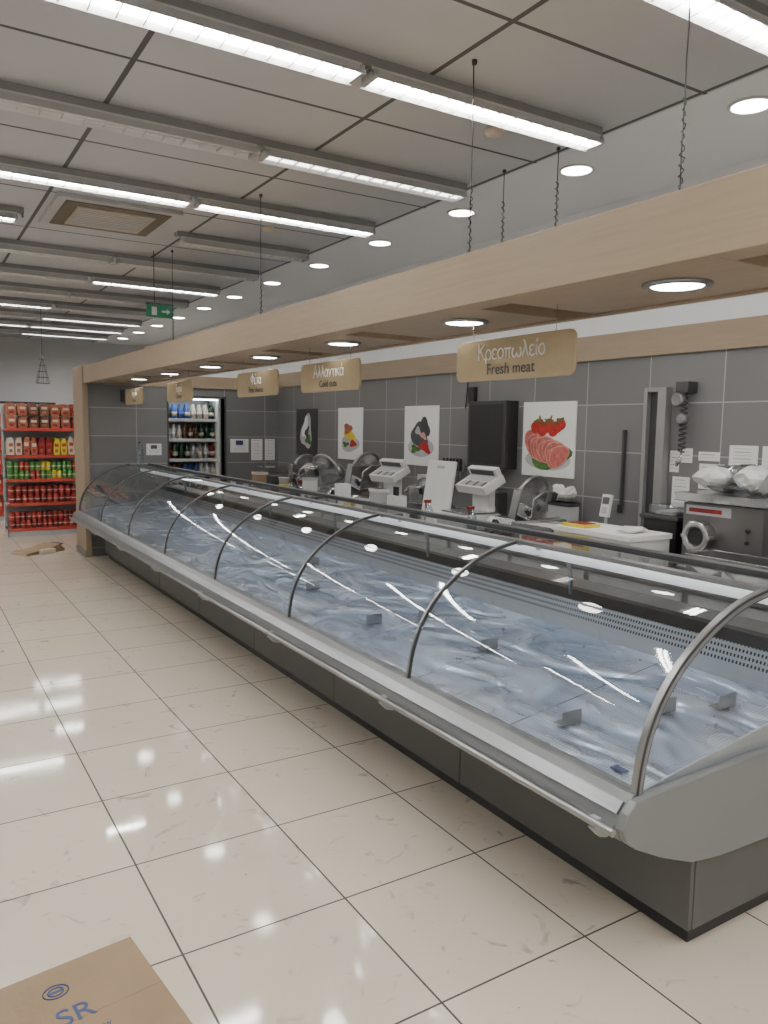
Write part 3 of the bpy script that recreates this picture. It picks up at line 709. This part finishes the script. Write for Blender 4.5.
def packs(w,h,ms,rows=2,layers=1):
    def fn(b,x0,x1,y,dep,z):
        n=int((x1-x0)/w)
        for r in range(rows):
            for l in range(layers):
                for i in range(n):
                    x=x0+(i+.5)*(x1-x0)/n; yy=y+r*.16; zz=z+l*h
                    m=ms[(i//2)%len(ms)]
                    a=w*.47
                    hh=h*random.uniform(.88,1); sk=random.uniform(-.1,.1)*w
                    b.prism([(x-a*.85,zz),(x+a*.85,zz),(x+a,zz+hh*.3),(x+a*.95+sk,zz+hh*.75),(x+a*.6+sk,zz+hh*.93),(x+a*.65+sk,zz+hh),(x-a*.65+sk,zz+hh*.98),(x-a*.6+sk,zz+hh*.92),(x-a*.95+sk,zz+hh*.75),(x-a,zz+hh*.3)],'y',yy,yy+.13,m)
                    b.box(x-a*.6,x+a*.6,yy-.002,yy,zz+hh*.5,zz+hh*.7,M_cream if (m in (M_red,M_orange,M_green,M_brown)) else M_red)
                    b.box(x-a*.5,x+a*.4,yy-.002,yy,zz+hh*.15,zz+hh*.35,M_redd if m is M_orange else M_orange)
    return fn
def bottles(r,h,ms,rows=2,layers=1):
    def fn(b,x0,x1,y,dep,z):
        n=int((x1-x0)/(2*r+.01))
        for q in range(rows):
            for l in range(layers):
                for i in range(n):
                    x=x0+(i+.5)*(x1-x0)/n; yy=y+r+q*(2*r+.01); m=ms[(i//3)%len(ms)]
                    b.lathe((x,yy,z+l*h),[(r,0),(r,h*.6),(r*.4,h*.8),(r*.35,h*.97)],m,8)
                    b.lathe((x,yy,z+l*h+h*.2),[(r*1.03,0),(r*1.03,h*.25)],M_cream if i%2 else m,8)
    return fn
def cans(r,h,ms,rows=2,layers=2):
    def fn(b,x0,x1,y,dep,z):
        n=int((x1-x0)/(2*r+.004))
        for q in range(rows):
            for l in range(layers):
                for i in range(n):
                    x=x0+(i+.5)*(x1-x0)/n; yy=y+r+q*(2*r+.004); m=ms[(i//2+l)%len(ms)]
                    b.lathe((x,yy,z+l*h),[(r*.85,0),(r,.01),(r,h-.02),(r*.8,h-.002)],m,10)
                    b.lathe((x,yy,z+l*h+h*.4),[(r*1.02,0),(r*1.02,h*.12)],M_cream,10)
    return fn
shelf_unit('packed_goods_shelf',1.27,2.38,12.65,.45,[.12,.50,.86,1.22,1.62],
  [cans(.035,.12,[M_redd,M_red],3,2),cans(.04,.13,[M_redd,M_red],3,2),cans(.035,.13,[M_green,M_green,M_red,M_green,M_yel],3,2),packs(.10,.27,[M_cream,M_orange,M_redd,M_yel],2,1),packs(.14,.19,[M_orange,M_brown,M_orange,M_red],2,2)],1.98)
shelf_unit('packed_goods_shelf',1.25,2.3,14.8,.45,[.12,.50,.86,1.22,1.62],
  [packs(.15,.3,[M_red,M_cream])]*5,2.0)
M_bm=mat('blue_pack',(.05,.10,.35),.4,noise=.2); M_amb=mat('amber_bottle',(.10,.04,.015),.15,noise=.1); M_dg=mat('dark_green_bottle',(.01,.05,.02),.15,noise=.1)
shelf_unit('beverage_shelf',2.7,4.4,12.3,.4,[.12,.50,.84,1.16,1.48,1.80],
  [bottles(.045,.3,[M_amb,M_dg,M_redd],2),bottles(.045,.28,[M_dg,M_amb,M_cream],2),bottles(.04,.26,[M_amb,M_bm,M_wp],2),bottles(.045,.26,[M_dg,M_gp,M_redd],2),bottles(.04,.24,[M_wp,M_amb,M_dg],2),bottles(.045,.24,[M_bm,M_cream,M_dg],2)],2.12,True)
b=B('cooler_cabinet'); b.box(.1,2.6,FY-.9,FY-.05,0,2.1,M_dark); b.box(.1,2.6,FY-.92,FY-.9,1.9,2.1,M_black)
for i in range(4):
    x=.15+.61*i; b.box(x,x+.58,FY-.93,FY-.91,.1,1.85,M_steeld); b.box(x+.05,x+.08,FY-.96,FY-.93,.8,1.2,M_alu)
b.done(.004)
b=B('hanging_wire_basket'); x,y=1.85,12.9
b.cyl((x,y,2.7),(x,y,H),.004,M_dark,6); 
for i in range(5): b.tube([(x+(.1-.015*i)*math.cos(t),y+(.1-.015*i)*math.sin(t),2.3+.09*i) for t in [2*math.pi*k/16 for k in range(17)]],.004,M_dark,5)
for k in range(8):
    a=k*math.pi/4; b.cyl((x+.1*math.cos(a),y+.1*math.sin(a),2.3),(x,y,2.72),.003,M_dark,5)
b.done()
# ---------------------------------------------------------------- cardboard on the floor
def cardboard(name,x,y,a,w,l,txt):
    e=empty(name,(x,y,0))
    e.rotation_euler=(0,0,a)
    b=B('sheet'); b.box(-w,0,-l,0,.002,.012,M_card)
    b.box(-w+.01,-.01,-.004,.0015,.003,.011,M_carde)
    b.box(-w,0,-l*.40,-l*.397,.012,.0125,M_carde)
    for rr in (.036,.022):
        b.tube([(-.27+rr*math.cos(t),-.115+rr*.8*math.sin(t),.0125) for t in [2*math.pi*k/20 for k in range(21)]],.0025,M_blue,5)
    b.box(-.29,-.25,-.12,-.11,.012,.0128,M_blue)
    b.done(parent=e)
    for s_,nm,sz,px,py in (('SR','lettering',.10,-.25,-.24),('www','small_lettering',.03,-.21,-.33)):
        o=text(s_,nm,sz,M_blue); o.parent=e; o.location=(px,py,.013)
cardboard('flattened_cardboard_box',.57,2.48,math.radians(7),.75,.66,True)
b=B('folded_cardboard'); b.M=Matrix.Translation((1.45,11.0,0))@Matrix.Rotation(.5,4,'Z')
b.prism([(-.3,.0),(-.25,.03),(.0,.05),(.22,.10),(.3,.02),(.28,0)],'y',-.16,.16,M_card); b.box(-.1,.1,-.23,-.16,.0,.06,M_cream); b.done(.004)
b=B('paper_scrap'); b.M=Matrix.Translation((1.70,11.5,0)); b.blob((0,0,.025),.14,.09,.024,M_ink,.2); b.done()
# ---------------------------------------------------------------- world & camera
w=bpy.data.worlds.new('World'); sc.world=w; w.use_nodes=True
w.node_tree.nodes['Background'].inputs[0].default_value=(.9,.95,1,1); w.node_tree.nodes['Background'].inputs[1].default_value=.2
cam=bpy.data.cameras.new('Camera'); co=bpy.data.objects.new('Camera',cam); COL.objects.link(co)
Rm=Matrix(((.8505,.0440,-.5241),(-.5260,.1004,-.8446),(.01544,.99397,.10853)))
q=Rm.to_quaternion(); q.normalize()
co.rotation_mode='QUATERNION'; co.rotation_quaternion=q; co.location=(0,0,1.71)
cam.sensor_width=36; cam.lens=774/1024*36; cam.clip_start=.05
sc.camera=co
